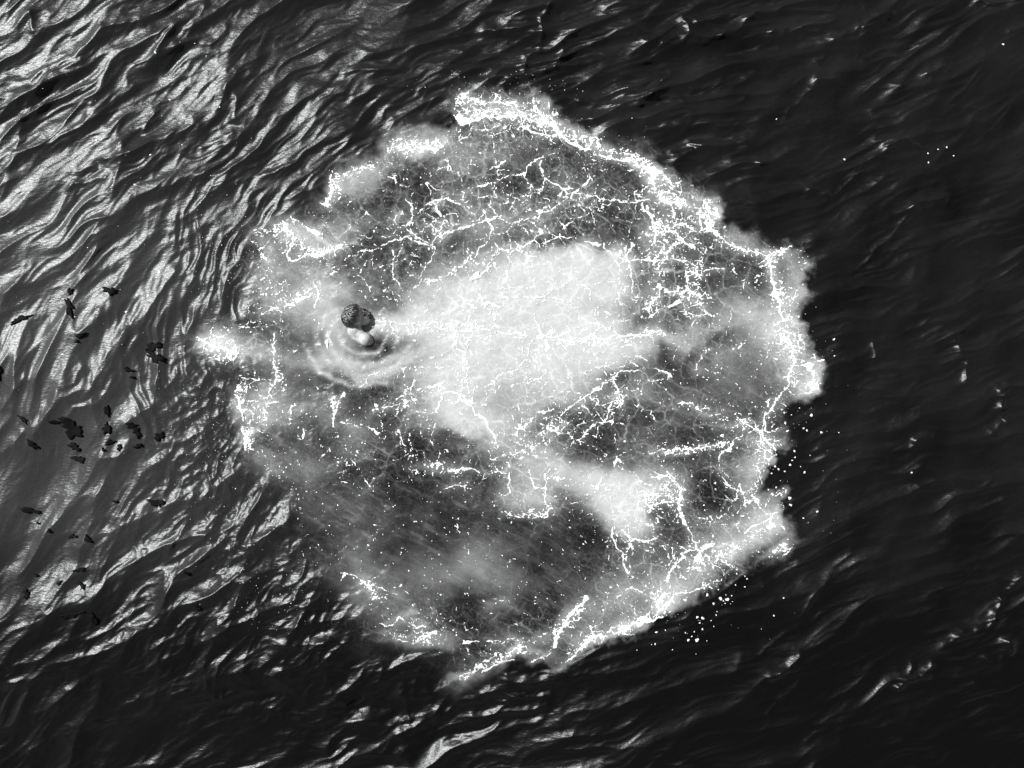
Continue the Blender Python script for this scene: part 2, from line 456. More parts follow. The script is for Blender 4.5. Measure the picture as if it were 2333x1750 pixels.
def line_field(u, v, lines, reach, u0, v0, step, uw, vw):
    """distance to the nearest line divided by its width, and plain distance; u,v regular grid from u0,v0 by step"""
    dn = np.full(u.shape, 99., np.float32); dd = np.full(u.shape, 999., np.float32)
    ny, nx = u.shape
    for wd, pts in lines:
        for (ax, ay), (bx, by) in zip(pts[:-1], pts[1:]):
            i0 = max(0, int((min(ax, bx) - reach - u0) / step)); i1 = min(nx, int((max(ax, bx) + reach - u0) / step) + 1)
            j0 = max(0, int((min(ay, by) - reach - v0) / step)); j1 = min(ny, int((max(ay, by) + reach - v0) / step) + 1)
            if i1 <= i0 or j1 <= j0: continue
            x = uw[j0:j1, i0:i1]; y = vw[j0:j1, i0:i1]
            dx, dy = bx - ax, by - ay
            t = np.clip(((x - ax) * dx + (y - ay) * dy) / (dx * dx + dy * dy + 1e-6), 0, 1)
            d = np.hypot(x - ax - t * dx, y - ay - t * dy)
            s = (slice(j0, j1), slice(i0, i1))
            dd[s] = np.minimum(dd[s], d); dn[s] = np.minimum(dn[s], d / wd)
    return dn, dd

# ------------------------------------------------------------------ sea surface height (map units)
BX, BY = 815., 765.                              # the swimmer
def aniso(s, t, lam, ratio, seed, ridged):
    wx = s + lam * .55 * perlin(s / (lam * 2.2), t / (lam * 3.2), seed + 40)
    wt = t + lam * .8 * perlin(s / (lam * 3), t / (lam * 3), seed + 41)
    n = perlin(wx / lam, wt / (lam * ratio), seed)
    if ridged:
        return (-(n * n + .0008) ** .36 + .35) * lam * .62
    return n * lam
def wave_height(u, v, sd):
    u = u.astype(np.float32); v = v.astype(np.float32)
    wu = u + 60 * perlin(u / 420, v / 420, 3) + 14 * perlin(u / 90, v / 90, 4)
    wv = v + 60 * perlin(u / 420, v / 420, 5) + 14 * perlin(u / 90, v / 90, 6)
    out = np.maximum(-sd, 0)
    left = sst(1250, 350, u + .25 * v)          # 1 at the left
    top = sst(700, 200, v)
    inside = sst(-25, 45, sd)
    # plane families: A crests rise 33 deg to the right, B crests rise 58 deg
    def fam(deg):
        a = math.radians(deg); return wu * math.sin(a) + wv * math.cos(a), wu * math.cos(a) - wv * math.sin(a)
    sA, tA = fam(36); sB, tB = fam(62); sR, tR = fam(18)
    def comb(s, t, seed, fine=1.0):
        broken = .45 + 1.0 * sst(-.3, .45, perlin(wu / 150, wv / 150, seed + 30))
        br2 = .35 + 1.2 * sst(-.35, .35, perlin(wu / 60, wv / 45, seed + 31))
        return (.12 * aniso(s, t, 210, 2.2, seed, False) + .50 * aniso(s, t, 110, 3.4, seed + 1, True)
                + fine * broken * (.74 * aniso(s, t, 56, 4.0, seed + 2, True) + .50 * aniso(s, t, 27, 4.2, seed + 3, True))
                + fine * br2 * (.22 * aniso(s, t, 13, 3.6, seed + 4, True) + .10 * aniso(s, t, 8, 3, seed + 5, False)))
    mB = sst(520, 800, v + .15 * u) * left * sst(1500, 1250, v)
    hA = comb(sA, tA, 11, .95); hB = comb(sB, tB, 21, .34); hR = comb(sR, tR, 31, 1.0)
    wl = np.clip(left, 0, 1)
    amp = 1.1 + .0 * wl + .75 * top * (1 - wl) * sst(2000, 1200, u)
    amp = amp * (1 + .35 * mB)
    amp *= 1 - .5 * sst(1300, 1700, v) * sst(900, 1500, u)
    h = (hA * (1 - mB) + hB * mB) * wl + hR * (1 - wl)
    h = h * amp * .62
    # ring ripples thrown out from the splash, parallel to its edge
    rad = np.hypot(u - 1190, (v - 850) * 1.02)
    rr = .72 * rad + .28 * (out + 620); an = np.arctan2(850 - v, 1190 - u) * 650
    rr = rr + 22 * perlin(u / 120, v / 120, 53) + 7 * perlin(u / 36, v / 36, 54)
    ring = aniso(rr, an, 26, 4.6, 51, True) * .50 + aniso(rr, an, 56, 3.6, 52, True) * .42 + aniso(rr, an, 12, 3.6, 55, True) * .16
    ringm = sst(330, 40, out) * (1 - inside) * (.10 + .90 * sst(1450, 900, u)) * sst(1450, 1100, v)
    ringm = ringm * (.45 + .7 * sst(-.4, .4, perlin(u / 90, v / 90, 56)))
    h = h * (1 - .6 * ringm) + ring * ringm
    h = h - 62 * sst(1430, 1830, u * .12 + v * .99) * sst(1500, 1000, u)      # lee side of the swell
    # torn water below left of the splash
    mC = np.exp(-(((u - 520) / 330) ** 2 + ((v - 1300) / 260) ** 2)) * (1 - inside)
    sC, tC = fam(50); hc = 1.35 * aniso(sC, tC, 90, 2.6, 61, True) * .50 + aniso(sB, tB, 42, 2.6, 62, True) * .50 + aniso(sC, tC, 20, 2.4, 63, True) * .42 + aniso(sA, tA, 9, 2., 65, True) * .25
    h = h * (1 - .5 * mC) + hc * mC * 1.15
    mD = np.exp(-(((u - 470) / 120) ** 2 + ((v - 1050) / 230) ** 2)) * (1 - inside)
    hd = aniso(sB, tB, 30, 1.9, 66, True) * .55 + aniso(sC, tC, 14, 1.8, 67, True) * .38
    h = h * (1 - .5 * mD) + hd * mD
    mC2 = np.exp(-(((u - 1010) / 340) ** 2 + ((v - 1590) / 120) ** 2)) * (1 - inside)
    h = h + (hc * .5 + .5 * aniso(sA, tA, 60, 2.5, 64, True)) * mC2 * .8
    # inside the splash: flattened, short random chop
    hi = fbm(wu / 60, wv / 44, 71, 4, .5) * 10 + perlin(wu / 160, wv / 160, 75) * 22
    h = h * (1 - .86 * inside) + hi * inside * .32
    # ripples round the swimmer
    rb = np.hypot(u - BX - 6, (v - BY - 2) * 1.25)
    rb = rb + 9 * perlin(u / 30, v / 30, 95) + 4 * perlin(u / 12, v / 12, 96)
    ripple = np.cos((rb - 34) / 30 * 2 * np.pi) * np.exp(-((rb - 74) / 40) ** 2) * 1.5 * (1 + 1.2 * perlin(u / 50, v / 50, 97))
    h = h + ripple * (.4 + .6 * sst(-60, 60, (v - BY)))
    return h

# ------------------------------------------------------------------ materials
def mat(name):
    m = bpy.data.materials.new(name); m.use_nodes = True; m.node_tree.nodes.clear(); return m, m.node_tree.nodes, m.node_tree.links
def nd(ns, t, **kw):
    n = ns.new(t)
    for k, v in kw.items(): setattr(n, k, v)
    return n
def sea_material():
    m, ns, ln = mat('sea water')
    out = nd(ns, 'ShaderNodeOutputMaterial'); mix = nd(ns, 'ShaderNodeMixShader'); fr = nd(ns, 'ShaderNodeFresnel'); fr.inputs['IOR'].default_value = 1.34
    dif = nd(ns, 'ShaderNodeBsdfDiffuse'); gl = nd(ns, 'ShaderNodeBsdfGlossy')
    gl.inputs['Roughness'].default_value = .30; gl.inputs['Color'].default_value = (1, 1, 1, 1)
    at = nd(ns, 'ShaderNodeAttribute', attribute_name='turbidity')
    tc = nd(ns, 'ShaderNodeTexCoord')
    # fine suspended bubbles
    wn = nd(ns, 'ShaderNodeTexNoise'); wn.inputs['Scale'].default_value = 130; wn.inputs['Detail'].default_value = 3; wn.inputs['Roughness'].default_value = .8
    mr = nd(ns, 'ShaderNodeMapRange'); mr.inputs[1].default_value = .3; mr.inputs[2].default_value = .7; mr.inputs[3].default_value = .45; mr.inputs[4].default_value = 1.55
    mu = nd(ns, 'ShaderNodeMath', operation='MULTIPLY')
    ln.new(tc.outputs['Object'], wn.inputs['Vector']); ln.new(wn.outputs['Fac'], mr.inputs[0])
    cl = nd(ns, 'ShaderNodeMapRange'); cl.inputs[1].default_value = .02; cl.inputs[2].default_value = .42; cl.inputs[3].default_value = 1; cl.inputs[4].default_value = .04
    lp = nd(ns, 'ShaderNodeMix'); lp.inputs['A'].default_value = 1.0
    ln.new(at.outputs['Fac'], cl.inputs[0]); ln.new(cl.outputs[0], lp.inputs['Factor']); ln.new(mr.outputs[0], lp.inputs['B'])
    ln.new(at.outputs['Fac'], mu.inputs[0]); ln.new(lp.outputs['Result'], mu.inputs[1])
    mx = nd(ns, 'ShaderNodeMath', operation='MINIMUM'); mx.inputs[1].default_value = .78
    ln.new(mu.outputs[0], mx.inputs[0])
    ln.new(mx.outputs[0], dif.inputs['Color'])
    geo = nd(ns, 'ShaderNodeNewGeometry')
    up = nd(ns, 'ShaderNodeVectorMath', operation='SCALE'); up.inputs['Scale'].default_value = .45
    add = nd(ns, 'ShaderNodeVectorMath', operation='ADD'); add.inputs[1].default_value = (0, 0, .55)
    nor = nd(ns, 'ShaderNodeVectorMath', operation='NORMALIZE')
    ln.new(geo.outputs['Normal'], up.inputs[0]); ln.new(up.outputs[0], add.inputs[0]); ln.new(add.outputs[0], nor.inputs[0])
    ln.new(nor.outputs[0], dif.inputs['Normal'])          # light scattered under the surface feels little of its slope
    # capillary ripples
    mp = nd(ns, 'ShaderNodeMapping'); mp.inputs['Rotation'].default_value = (0, 0, math.radians(-38)); mp.inputs['Scale'].default_value = (1, 2.4, 1)
    n1 = nd(ns, 'ShaderNodeTexNoise'); n1.inputs['Scale'].default_value = 22; n1.inputs['Detail'].default_value = 6; n1.inputs['Roughness'].default_value = .62; n1.inputs['Distortion'].default_value = .4
    ln.new(tc.outputs['Object'], mp.inputs[0]); ln.new(mp.outputs[0], n1.inputs['Vector'])
    bp = nd(ns, 'ShaderNodeBump'); bp.inputs['Strength'].default_value = .20; bp.inputs['Distance'].default_value = .02
    n2 = nd(ns, 'ShaderNodeTexNoise'); n2.inputs['Scale'].default_value = 150; n2.inputs['Detail'].default_value = 2
    ma = nd(ns, 'ShaderNodeMath', operation='MULTIPLY_ADD'); ma.inputs[1].default_value = .10
    ln.new(tc.outputs['Object'], n2.inputs['Vector']); ln.new(n2.outputs['Fac'], ma.inputs[0]); ln.new(n1.outputs['Fac'], ma.inputs[2]); ln.new(ma.outputs[0], bp.inputs['Height'])
    ln.new(bp.outputs[0], gl.inputs['Normal']); ln.new(bp.outputs[0], fr.inputs['Normal'])
    ln.new(fr.outputs[0], mix.inputs[0]); ln.new(dif.outputs[0], mix.inputs[1]); ln.new(gl.outputs[0], mix.inputs[2])
    ln.new(mix.outputs[0], out.inputs[0])
    return m
def simple(name, col, rough, spec=.5, noise=None, bump=None, sss=0):
    m, ns, ln = mat(name)
    out = nd(ns, 'ShaderNodeOutputMaterial'); p = nd(ns, 'ShaderNodeBsdfPrincipled')
    p.inputs['Base Color'].default_value = (col, col, col * .99, 1); p.inputs['Roughness'].default_value = rough
    p.inputs['Specular IOR Level'].default_value = spec
    tc = nd(ns, 'ShaderNodeTexCoord')
    if noise:
        n = nd(ns, 'ShaderNodeTexNoise'); n.inputs['Scale'].default_value = noise[0]; n.inputs['Detail'].default_value = 5
        cr = nd(ns, 'ShaderNodeMapRange'); cr.inputs[1].default_value = .3; cr.inputs[2].default_value = .7
        cr.inputs[3].default_value = col * (1 - noise[1]); cr.inputs[4].default_value = min(.9, col * (1 + noise[1]))
        ln.new(tc.outputs['Object'], n.inputs['Vector']); ln.new(n.outputs['Fac'], cr.inputs[0]); ln.new(cr.outputs[0], p.inputs['Base Color'])
    if bump:
        n = nd(ns, 'ShaderNodeTexNoise'); n.inputs['Scale'].default_value = bump[0]; n.inputs['Detail'].default_value = 6
        b = nd(ns, 'ShaderNodeBump'); b.inputs['Strength'].default_value = bump[1]; b.inputs['Distance'].default_value = .01
        ln.new(tc.outputs['Object'], n.inputs['Vector']); ln.new(n.outputs['Fac'], b.inputs['Height']); ln.new(b.outputs[0], p.inputs['Normal'])
    ln.new(p.outputs[0], out.inputs[0]); return m
M_SEA = sea_material()
M_FOAM = simple('foam', .78, .6, .4, (70, .14), (120, .5))
M_SKIN = simple('wet skin', .38, .38, .5, (30, .12), (90, .15))
M_HAIR = simple('wet dark hair', .028, .40, 1.0)
M_HAIR.node_tree.nodes['Principled BSDF'].inputs['Coat Weight'].default_value = 1
M_HAIR.node_tree.nodes['Principled BSDF'].inputs['Coat Roughness'].default_value = .42
M_WEED = simple('dark weed', .003, .75, .08, (20, .4))
M_EYE = simple('eye', .05, .15)
M_LIP = simple('lips', .10, .4)

def mesh_obj(name, verts, faces, m, smooth=True, parent=None):
    me = bpy.data.meshes.new(name); me.from_pydata(verts, [], faces); me.materials.append(m)
    if smooth: me.polygons.foreach_set('use_smooth', [True] * len(me.polygons))
    o = bpy.data.objects.new(name, me); C.objects.link(o)
    if parent: o.parent = parent
    return o
def fast_mesh(name, co, quads, m):
    me = bpy.data.meshes.new(name)
    me.vertices.add(len(co)); me.vertices.foreach_set('co', co.astype(np.float32).ravel())
    n = len(quads); k = quads.shape[1]
    me.loops.add(n * k); me.loops.foreach_set('vertex_index', quads.astype(np.int32).ravel())
    me.polygons.add(n); me.polygons.foreach_set('loop_start', np.arange(0, n * k, k, dtype=np.int32))
    me.polygons.foreach_set('use_smooth', np.ones(n, bool))
    me.update(calc_edges=True); me.materials.append(m)
    o = bpy.data.objects.new(name, me); C.objects.link(o); return o
def tag(o, label=None, cat=None, group=None, kind=None):
    for k, v in (('label', label), ('category', cat), ('group', group), ('kind', kind)):
        if v: o[k] = v
    return o

# ------------------------------------------------------------------ regular map grid shared by sea and foam
ST = 2333 / 1024.                                # one scored pixel
gu = np.arange(-120, 2333 + 120, ST, dtype=np.float32); gv = np.arange(-120, 1750 + 120, ST, dtype=np.float32)
ext = np.array([4, 9, 16, 26, 40, 60, 90, 140, 220, 350, 600, 1100, 2000, 4000, 9000, 20000, 60000, 150000, 400000], np.float32)
fu = np.concatenate([gu[0] - ext[::-1], gu, gu[-1] + ext]); fv = np.concatenate([gv[0] - ext[::-1], gv, gv[-1] + ext])
U, V = np.meshgrid(fu, fv)
k = len(ext)
SD = outline_sd(U, V)
jag = 22 * perlin(U / 60, V / 60, 90) + 16 * perlin(U / 24, V / 24, 91) + 9 * perlin(U / 10, V / 10, 92)
SDj = SD + jag
H = wave_height(U, V, SD)
# single crests on the calm side
Ui, Vi = U[k:-k, k:-k], V[k:-k, k:-k]
uw = Ui + 7 * perlin(Ui / 26, Vi / 26, 81); vw = Vi + 7 * perlin(Ui / 26, Vi / 26, 82)
dn, dd = line_field(Ui, Vi, RIDGES, 60, gu[0], gv[0], ST, uw, vw)
wd = 7 + 3 * perlin(Ui / 60, Vi / 60, 83)
hr = np.zeros_like(Ui)
for wgt, pts in RIDGES:
    _, d1 = line_field(Ui, Vi, [(1, pts)], 50, gu[0], gv[0], ST, uw, vw)
    hr = np.maximum(hr, wgt * 2.3 * np.exp(-(d1 / (wd * .8 + wgt)) ** 1.3))
hs = np.zeros_like(Ui); lob = 1 + .35 * perlin(Ui / 45, Vi / 45, 85)
for wgt, pts in SWELLS:
    _, d1 = line_field(Ui, Vi, [(1, pts)], 110, gu[0], gv[0], ST, uw, vw)
    hs = np.maximum(hs, wgt * 1.0 * lob * np.exp(-(d1 / (wgt * 2.0 + 4)) ** 1.15))
H[k:-k, k:-k] += hs
H[k:-k, k:-k] += hr * (1 + .5 * perlin(Ui / 30, Vi / 12, 84))
far = np.maximum(np.maximum(-120 - U, U - 2453), np.maximum(-120 - V, V - 1870))
H = H * sst(3000, 0, far)
H[far > 3000] = 0
# turbidity: reflectance of the water body
milk = np.zeros_like(U); Hm = slice(k, -k)
cx_, cy_ = Ui - 1190, Vi - 850
sw_ = .10 * perlin(Ui / 170, Vi / 170, 141)                 # swirl
mu_ = Ui + 24 * fbm(Ui / 80, Vi / 80, 101, 5, .55) - cy_ * sw_; mv_ = Vi + 24 * fbm(Ui / 80, Vi / 80, 105, 5, .55) + cx_ * sw_
mk = blobs(mu_, mv_, MILK); dk = blobs(mu_, mv_, DARK)
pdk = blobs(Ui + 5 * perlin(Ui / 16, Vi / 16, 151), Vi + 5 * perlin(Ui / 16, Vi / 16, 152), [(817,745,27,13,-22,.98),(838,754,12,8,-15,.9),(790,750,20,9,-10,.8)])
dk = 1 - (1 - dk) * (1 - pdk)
cloud = fbm(Ui / 110, Vi / 90, 111, 5, .55); streak = fbm((Ui + Vi * .5) / 90, (Vi - Ui * .5) / 22, 117, 4, .6)
soft = 12 + 70 * sst(1050, 1300, Vi) * sst(1250, 900, Ui) + 30 * sst(900, 600, Ui) + 26 * sst(-.1, .5, perlin(Ui / 130, Vi / 130, 93))
inn = sst(-.9, .9, SDj[Hm, Hm] / soft)
base_in = .007 + .026 * sst(-.35, .6, cloud) + .05 * np.maximum(streak, 0) ** 1.5 * 1.6
_, dv = line_field(Ui, Vi, VEINS, 60, gu[0], gv[0], ST, Ui + 10 * perlin(Ui / 40, Vi / 40, 131), Vi + 10 * perlin(Ui / 40, Vi / 40, 132))
fb = blobs(mu_, mv_, FROTH)
WAKE = [(1, [(768,752),(776,782),(802,802),(840,806),(872,795)]), (1.5, [(742,752),(757,798),(798,828),(850,834),(905,814),(932,788)]), (1.2, [(700,800),(730,850),(800,880),(880,872)]), (1, [(752,690),(736,720),(738,750)])]
wk, _ = line_field(Ui, Vi, WAKE, 40, gu[0], gv[0], ST, Ui + 6 * perlin(Ui / 24, Vi / 24, 161), Vi + 6 * perlin(Ui / 24, Vi / 24, 162))
film = .24 * np.exp(-(wk / 4.6) ** 2) * (1 + .8 * perlin(Ui / 20, Vi / 20, 163)) + np.clip(.085 * np.exp(-dv / 13) * (1 + 1.2 * cloud) + .26 * fb ** 1.3, 0, .5)    # fine bubbles just under the foam
mk1 = np.clip(mk * (1 + (.34 * cloud + .2 * streak) * (1 - mk * .8)), 0, 1)
t_in = base_in + (.405 - base_in) * mk1 ** 1.45
xw = Ui + 10 * perlin(Ui / 34, Vi / 34, 201) + 5 * perlin(Ui / 11, Vi / 11, 202); yw = Vi + 10 * perlin(Ui / 34, Vi / 34, 203) + 5 * perlin(Ui / 11, Vi / 11, 204)
lc = blobs(Ui, Vi, LACE) * .8 + .25
web = 0
for cs, wd_, am, sd_ in ((64, 1.9, .22, 211), (38, 1.7, .17, 311), (22, 1.5, .09, 312), (13, 1.4, .03, 313)):
    msk = sst(-.35, .4, perlin(Ui / (cs * 2.2), Vi / (cs * 2.2), sd_ + 7) + .5 * perlin(Ui / 14, Vi / 14, sd_ + 8) + .3 * (lc - .6))
    web = np.maximum(web, am * msk * np.exp(-(worley(xw / cs, yw / (cs * .88), sd_) * cs / wd_) ** 2))
ws = perlin((xw * .8 + yw * .6) / 60, (yw * .8 - xw * .6) / 7, 315) * sst(0, .5, perlin(Ui / 120, Vi / 120, 316))      # drawn-out wisps of bubbles
calm = np.exp(-(((Ui - 830) / 250) ** 2 + ((Vi - 1200) / 130) ** 2)) + np.exp(-(((Ui - 700) / 130) ** 2 + ((Vi - 930) / 150) ** 2))
web = web * np.clip(lc * 1.2 - .15, 0, 1.1) * np.clip(1 - calm, 0, 1) + .07 * np.maximum(ws, 0)
grit = np.maximum(perlin(Ui / 4.2, Vi / 4.2, 317) - .22, 0) * .30 * (lc + .3 * fb)
t_in = np.clip(t_in * (1 - .88 * dk) + (web + grit) * (1 - .55 * dk) + film * (1 - mk1) * (1 - .5 * dk), 0, .62)
sp = perlin(Ui / 7, Vi / 7, 121)
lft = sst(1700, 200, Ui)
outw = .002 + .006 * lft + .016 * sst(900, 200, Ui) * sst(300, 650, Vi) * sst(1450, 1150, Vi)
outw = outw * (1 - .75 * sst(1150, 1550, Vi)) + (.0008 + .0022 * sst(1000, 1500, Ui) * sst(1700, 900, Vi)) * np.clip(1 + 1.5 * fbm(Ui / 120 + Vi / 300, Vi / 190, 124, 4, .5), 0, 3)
turb = outw * (1 - inn) + t_in * inn
milk[Hm, Hm] = np.clip(turb, .002, .5)
milk[:k, :] = .008; milk[-k:, :] = .006; milk[:, :k] = np.maximum(milk[:, :k], .008); milk[:, -k:] = .006
ny, nx = U.shape
co = np.stack([(U - 1166.5) / PPM, (875. - V) / PPM, H / PPM], -1).reshape(-1, 3)
idx = np.arange(ny * nx).reshape(ny, nx)
q = np.stack([idx[:-1, :-1], idx[1:, :-1], idx[1:, 1:], idx[:-1, 1:]], -1).reshape(-1, 4)
sea = fast_mesh('sea', co, q, M_SEA)
at = sea.data.attributes.new('turbidity', 'FLOAT', 'POINT'); at.data.foreach_set('value', milk.astype(np.float32).ravel())
tag(sea, 'dark rippled sea with wind waves on the left and a churned pale disc in the middle', kind='structure')

def water_z(u, v):
    a = np.clip((np.asarray(u, np.float32) - gu[0]) / ST, 0, len(gu) - 2); b = np.clip((np.asarray(v, np.float32) - gv[0]) / ST, 0, len(gv) - 2)
    i = a.astype(int); j = b.astype(int); fx = a - i; fy = b - j; G = H[Hm, Hm]
    return ((G[j, i] * (1 - fx) + G[j, i + 1] * fx) * (1 - fy) + (G[j + 1, i] * (1 - fx) + G[j + 1, i + 1] * fx) * fy) / PPM

# ------------------------------------------------------------------ foam lace and froth, real relief on the water
FS = ST * .5
u1 = np.arange(380, 1960, FS, dtype=np.float32); v1 = np.arange(150, 1640, FS, dtype=np.float32)
FU, FV = np.meshgrid(u1, v1)
wu = FU + 9 * perlin(FU / 34, FV / 34, 201) + 4.5 * perlin(FU / 11, FV / 11, 202) + 2 * perlin(FU / 5, FV / 5, 207)
wv = FV + 9 * perlin(FU / 34, FV / 34, 203) + 4.5 * perlin(FU / 11, FV / 11, 204) + 2 * perlin(FU / 5, FV / 5, 208)
dn, dd = line_field(FU, FV, VEINS, 46, u1[0], v1[0], FS, wu, wv)
brk = perlin(FU / 13, FV / 13, 205) + .6 * perlin(FU / 5, FV / 5, 206)
vein = 1.0 - dn * (1 / (.58 + .60 * np.clip(brk + .4, 0, 1.3)))          # >0 inside
near = np.exp(-dd / 16)
lace = blobs(FU, FV, LACE); froth = blobs(wu, wv, FROTH); sd_f = None
sdf = SD[Hm, Hm]
iu = np.clip(((FU - gu[0]) / ST).astype(int), 0, len(gu) - 1); iv = np.clip(((FV - gv[0]) / ST).astype(int), 0, len(gv) - 1)
ins = sst(-24, 20, sdf[iv, iu] + 14 * perlin(FU / 40, FV / 40, 209))
c1 = worley(wu / 62, wv / 54, 211) * 58; c2 = worley(wu / 27 + 3, wv / 24, 212) * 26; c3 = worley(wu / 12, wv / 11, 213) * 12
pat = perlin(FU / 85, FV / 85, 214)
sdw = sdf[iv, iu] + 16 * perlin(FU / 40, FV / 40, 209) + 8 * perlin(FU / 15, FV / 15, 210)
rim = np.exp(-((sdw - 14) / 20) ** 2) * sst(-.45, .35, perlin(FU / 70, FV / 70, 215)) * sst(1450, 1250, FV - .35 * (FU - 1000))
lace = np.clip(lace + .4 * rim + .18, 0, 1.1); froth = np.clip(froth + .2 * rim, 0, 1)
l1 = 1 - c1 / (1.6 * np.clip(lace * (1 + 1.1 * pat) + brk * .55 - .08, 0, 1.4) + 1e-3)
l2 = 1 - c2 / (1.15 * np.clip(lace * 1.0 * (.65 + 1.5 * pat) + 1.1 * near + 1.1 * froth + brk * .8 - .40, 0, 1.5) + 1e-3)
l3 = 1 - c3 / (1.35 * np.clip(1.2 * near + 1.8 * froth + brk * .9 - .72, 0, 1.8) + 1e-3)
fn = fbm(FU / 9, FV / 7.5, 221, 4, .7) + .5 * perlin(FU / 30, FV / 30, 226)
fr_ = (froth * .62 - .56 + fn * 1.0 + .16 * perlin(FU / 18, FV / 18, 229)) * 1.6
spk = perlin(FU / 3.1, FV / 3.1, 227) + .4 * perlin(FU / 40, FV / 40, 228)
specks = (spk - .80 + .36 * near + .25 * froth + .05 * lace) * 2.2
f = np.maximum.reduce([vein, np.where(lace > .05, l1, -1) * .9, l2, l3, fr_, specks])
f = f * ins - (1 - ins)
f[(np.hypot(FU - 815, FV - 748) < 27) | (np.hypot(FU - 838, FV - 776) < 20) | (((FU - 862) / 28) ** 2 + ((FV - 787) / 12) ** 2 + .3 * brk < 1)] = -1
keep = f > 0.0
fz = np.clip(f, 0, 1.2)
relief = (.0016 + .0035 * np.sqrt(fz) * (1 + .7 * fn)) * (keep)
Zf = water_z(FU, FV) - .0012 + np.clip(relief, 0, .03)
cell = keep[:-1, :-1] & keep[1:, :-1] & keep[1:, 1:] & keep[:-1, 1:]
# skirt of one ring dips under the surface so each strand has rounded sides
grow = cell.copy(); grow[1:, :] |= cell[:-1, :]; grow[:-1, :] |= cell[1:, :]; grow[:, 1:] |= grow[:, :-1]; grow[:, :-1] |= grow[:, 1:]
cells = cell
fi = np.arange(FU.size).reshape(FU.shape)
js, is_ = np.nonzero(cells)
q = np.stack([fi[js, is_], fi[js + 1, is_], fi[js + 1, is_ + 1], fi[js, is_ + 1]], -1)
used, inv = np.unique(q, return_inverse=True)
co = np.stack([(FU.ravel()[used] - 1166.5) / PPM, (875. - FV.ravel()[used]) / PPM, Zf.ravel()[used]], -1)
foam = fast_mesh('sea_foam', co, inv.reshape(-1, 4), M_FOAM)
tag(foam, 'lacy white foam strands and froth floating over the churned disc', kind='stuff', cat='foam')

# ------------------------------------------------------------------ the swimmer
def basis():
    up = Vector((-.50, .62, .60)).normalized(); f = Vector((.80, .55, .10)); f = (f - up * f.dot(up)).normalized()
    return f.cross(up), f, up                   # the swimmer's right, forward, up
HR, HF, HU = basis()
HC = P(815, 725, .042); HS = .97
def hw(p): return HC + (HR * p[0] + HF * p[1] + HU * p[2]) * HS
HM = Matrix((( *(HR * HS), ), ( *(HF * HS), ), ( *(HU * HS), ))).transposed().to_4x4(); HM.translation = HC

person = bpy.data.objects.new('person', None); C.objects.link(person); person.location = P(812, 748, 0)
tag(person, 'dark-haired bare-shouldered swimmer, head and shoulders above water, looking towards the white foam plume', 'person')
bpy.context.view_layer.update()
def adopt(o, par=person):
    o.parent = par; o.matrix_parent_inverse = Matrix.Translation(-par.location) if par is person else Matrix()
    return o

bm = bmesh.new()
def ball(c, r_, sub=2):
    bmesh.ops.create_icosphere(bm, subdivisions=sub, radius=r_, matrix=Matrix.Translation(c))
def bone(p0, p1, r0, r1):
    L = (p1 - p0).length; n = max(2, int(L / (min(r0, r1) * .42)) + 1)
    for i in range(n):
        t = i / (n - 1); ball(p0.lerp(p1, t), r0 + (r1 - r0) * t, 1 if max(r0, r1) < .02 else 2)
def hand(wr, dirv, side):
    dirv = dirv.normalized(); side = (side - dirv * side.dot(dirv)).normalized(); nrm = dirv.cross(side)
    for o_ in (-.028, -.01, .009, .026): bone(wr, wr + dirv * .085 + side * o_, .017, .012)
    for o_, ln_ in ((-.030, .070), (-.010, .082), (.010, .077), (.028, .060)):
        b0 = wr + dirv * .085 + side * o_; b1 = b0 + dirv * ln_ * .5 - nrm * .008 + side * o_ * .12; b2 = b0 + dirv * ln_ - nrm * .024 + side * o_ * .2
        bone(b0, b1, .0092, .0085); bone(b1, b2, .0085, .007)
    t0 = wr + dirv * .03 - side * .028; t1 = t0 + dirv * .030 - side * .026; t2 = t1 + dirv * .028 - side * .008; bone(t0, t1, .013, .010); bone(t1, t2, .010, .0085)
nk = P(810, 750, .005); uc = P(815, 765, -.07); mid = P(836, 782, -.22); pel = P(866, 804, -.52)
shR = P(833, 773, .012); shL = P(797, 748, -.13)
bone(hw((0, -.022, -.035)), nk, .047, .052); bone(nk, uc, .060, .085); bone(uc, mid, .092, .100); bone(mid, pel, .105, .110)
bone(nk, shR, .046, .046); ball(shR, .062, 3); bone(nk, shL, .052, .056); bone(uc, shR, .080, .050); bone(uc, shL, .085, .058)
elR = P(866, 790, -.13); wrR = P(897, 772, -.22); bone(shR, elR, .056, .042); bone(elR, wrR, .041, .027); hand(wrR, P(930, 752, -.26) - wrR, Vector((.3, .8, .3)))
elL = P(800, 704, -.34); wrL = P(850, 690, -.44); bone(shL, elL, .054, .041); bone(elL, wrL, .040, .027); hand(wrL, Vector((.8, .1, -.05)), Vector((0, .9, .2)))
for sx in (-1, 1):
    hp = pel + Vector((.02, -.07 * sx, -.06)); kn = P(872 + sx * 22, 808 + sx * 22, -1.0); an = P(852 + sx * 22, 800 + sx * 22, -1.40)
    bone(hp, kn, .088, .058); bone(kn, an, .056, .037); bone(an, an + Vector((.16, -.03, -.07)), .036, .024)
def ell(c, rr_, rot=(0, 0, 0), world=False, sub=3):
    M = (Matrix.Translation(c) @ Matrix.Rotation(rot[0], 4, 'X') @ Matrix.Rotation(rot[1], 4, 'Y') @ Matrix.Rotation(rot[2], 4, 'Z') @ Matrix.Diagonal((*rr_, 1)))
    bmesh.ops.create_icosphere(bm, subdivisions=sub, radius=1, matrix=M if world else HM @ M)
ell((0, -.012, .032), (.075, .097, .090), sub=4)           # skull
ell((0, .030, -.030), (.062, .064, .075))                  # face
ell((0, .042, -.078), (.046, .046, .036))                  # jaw
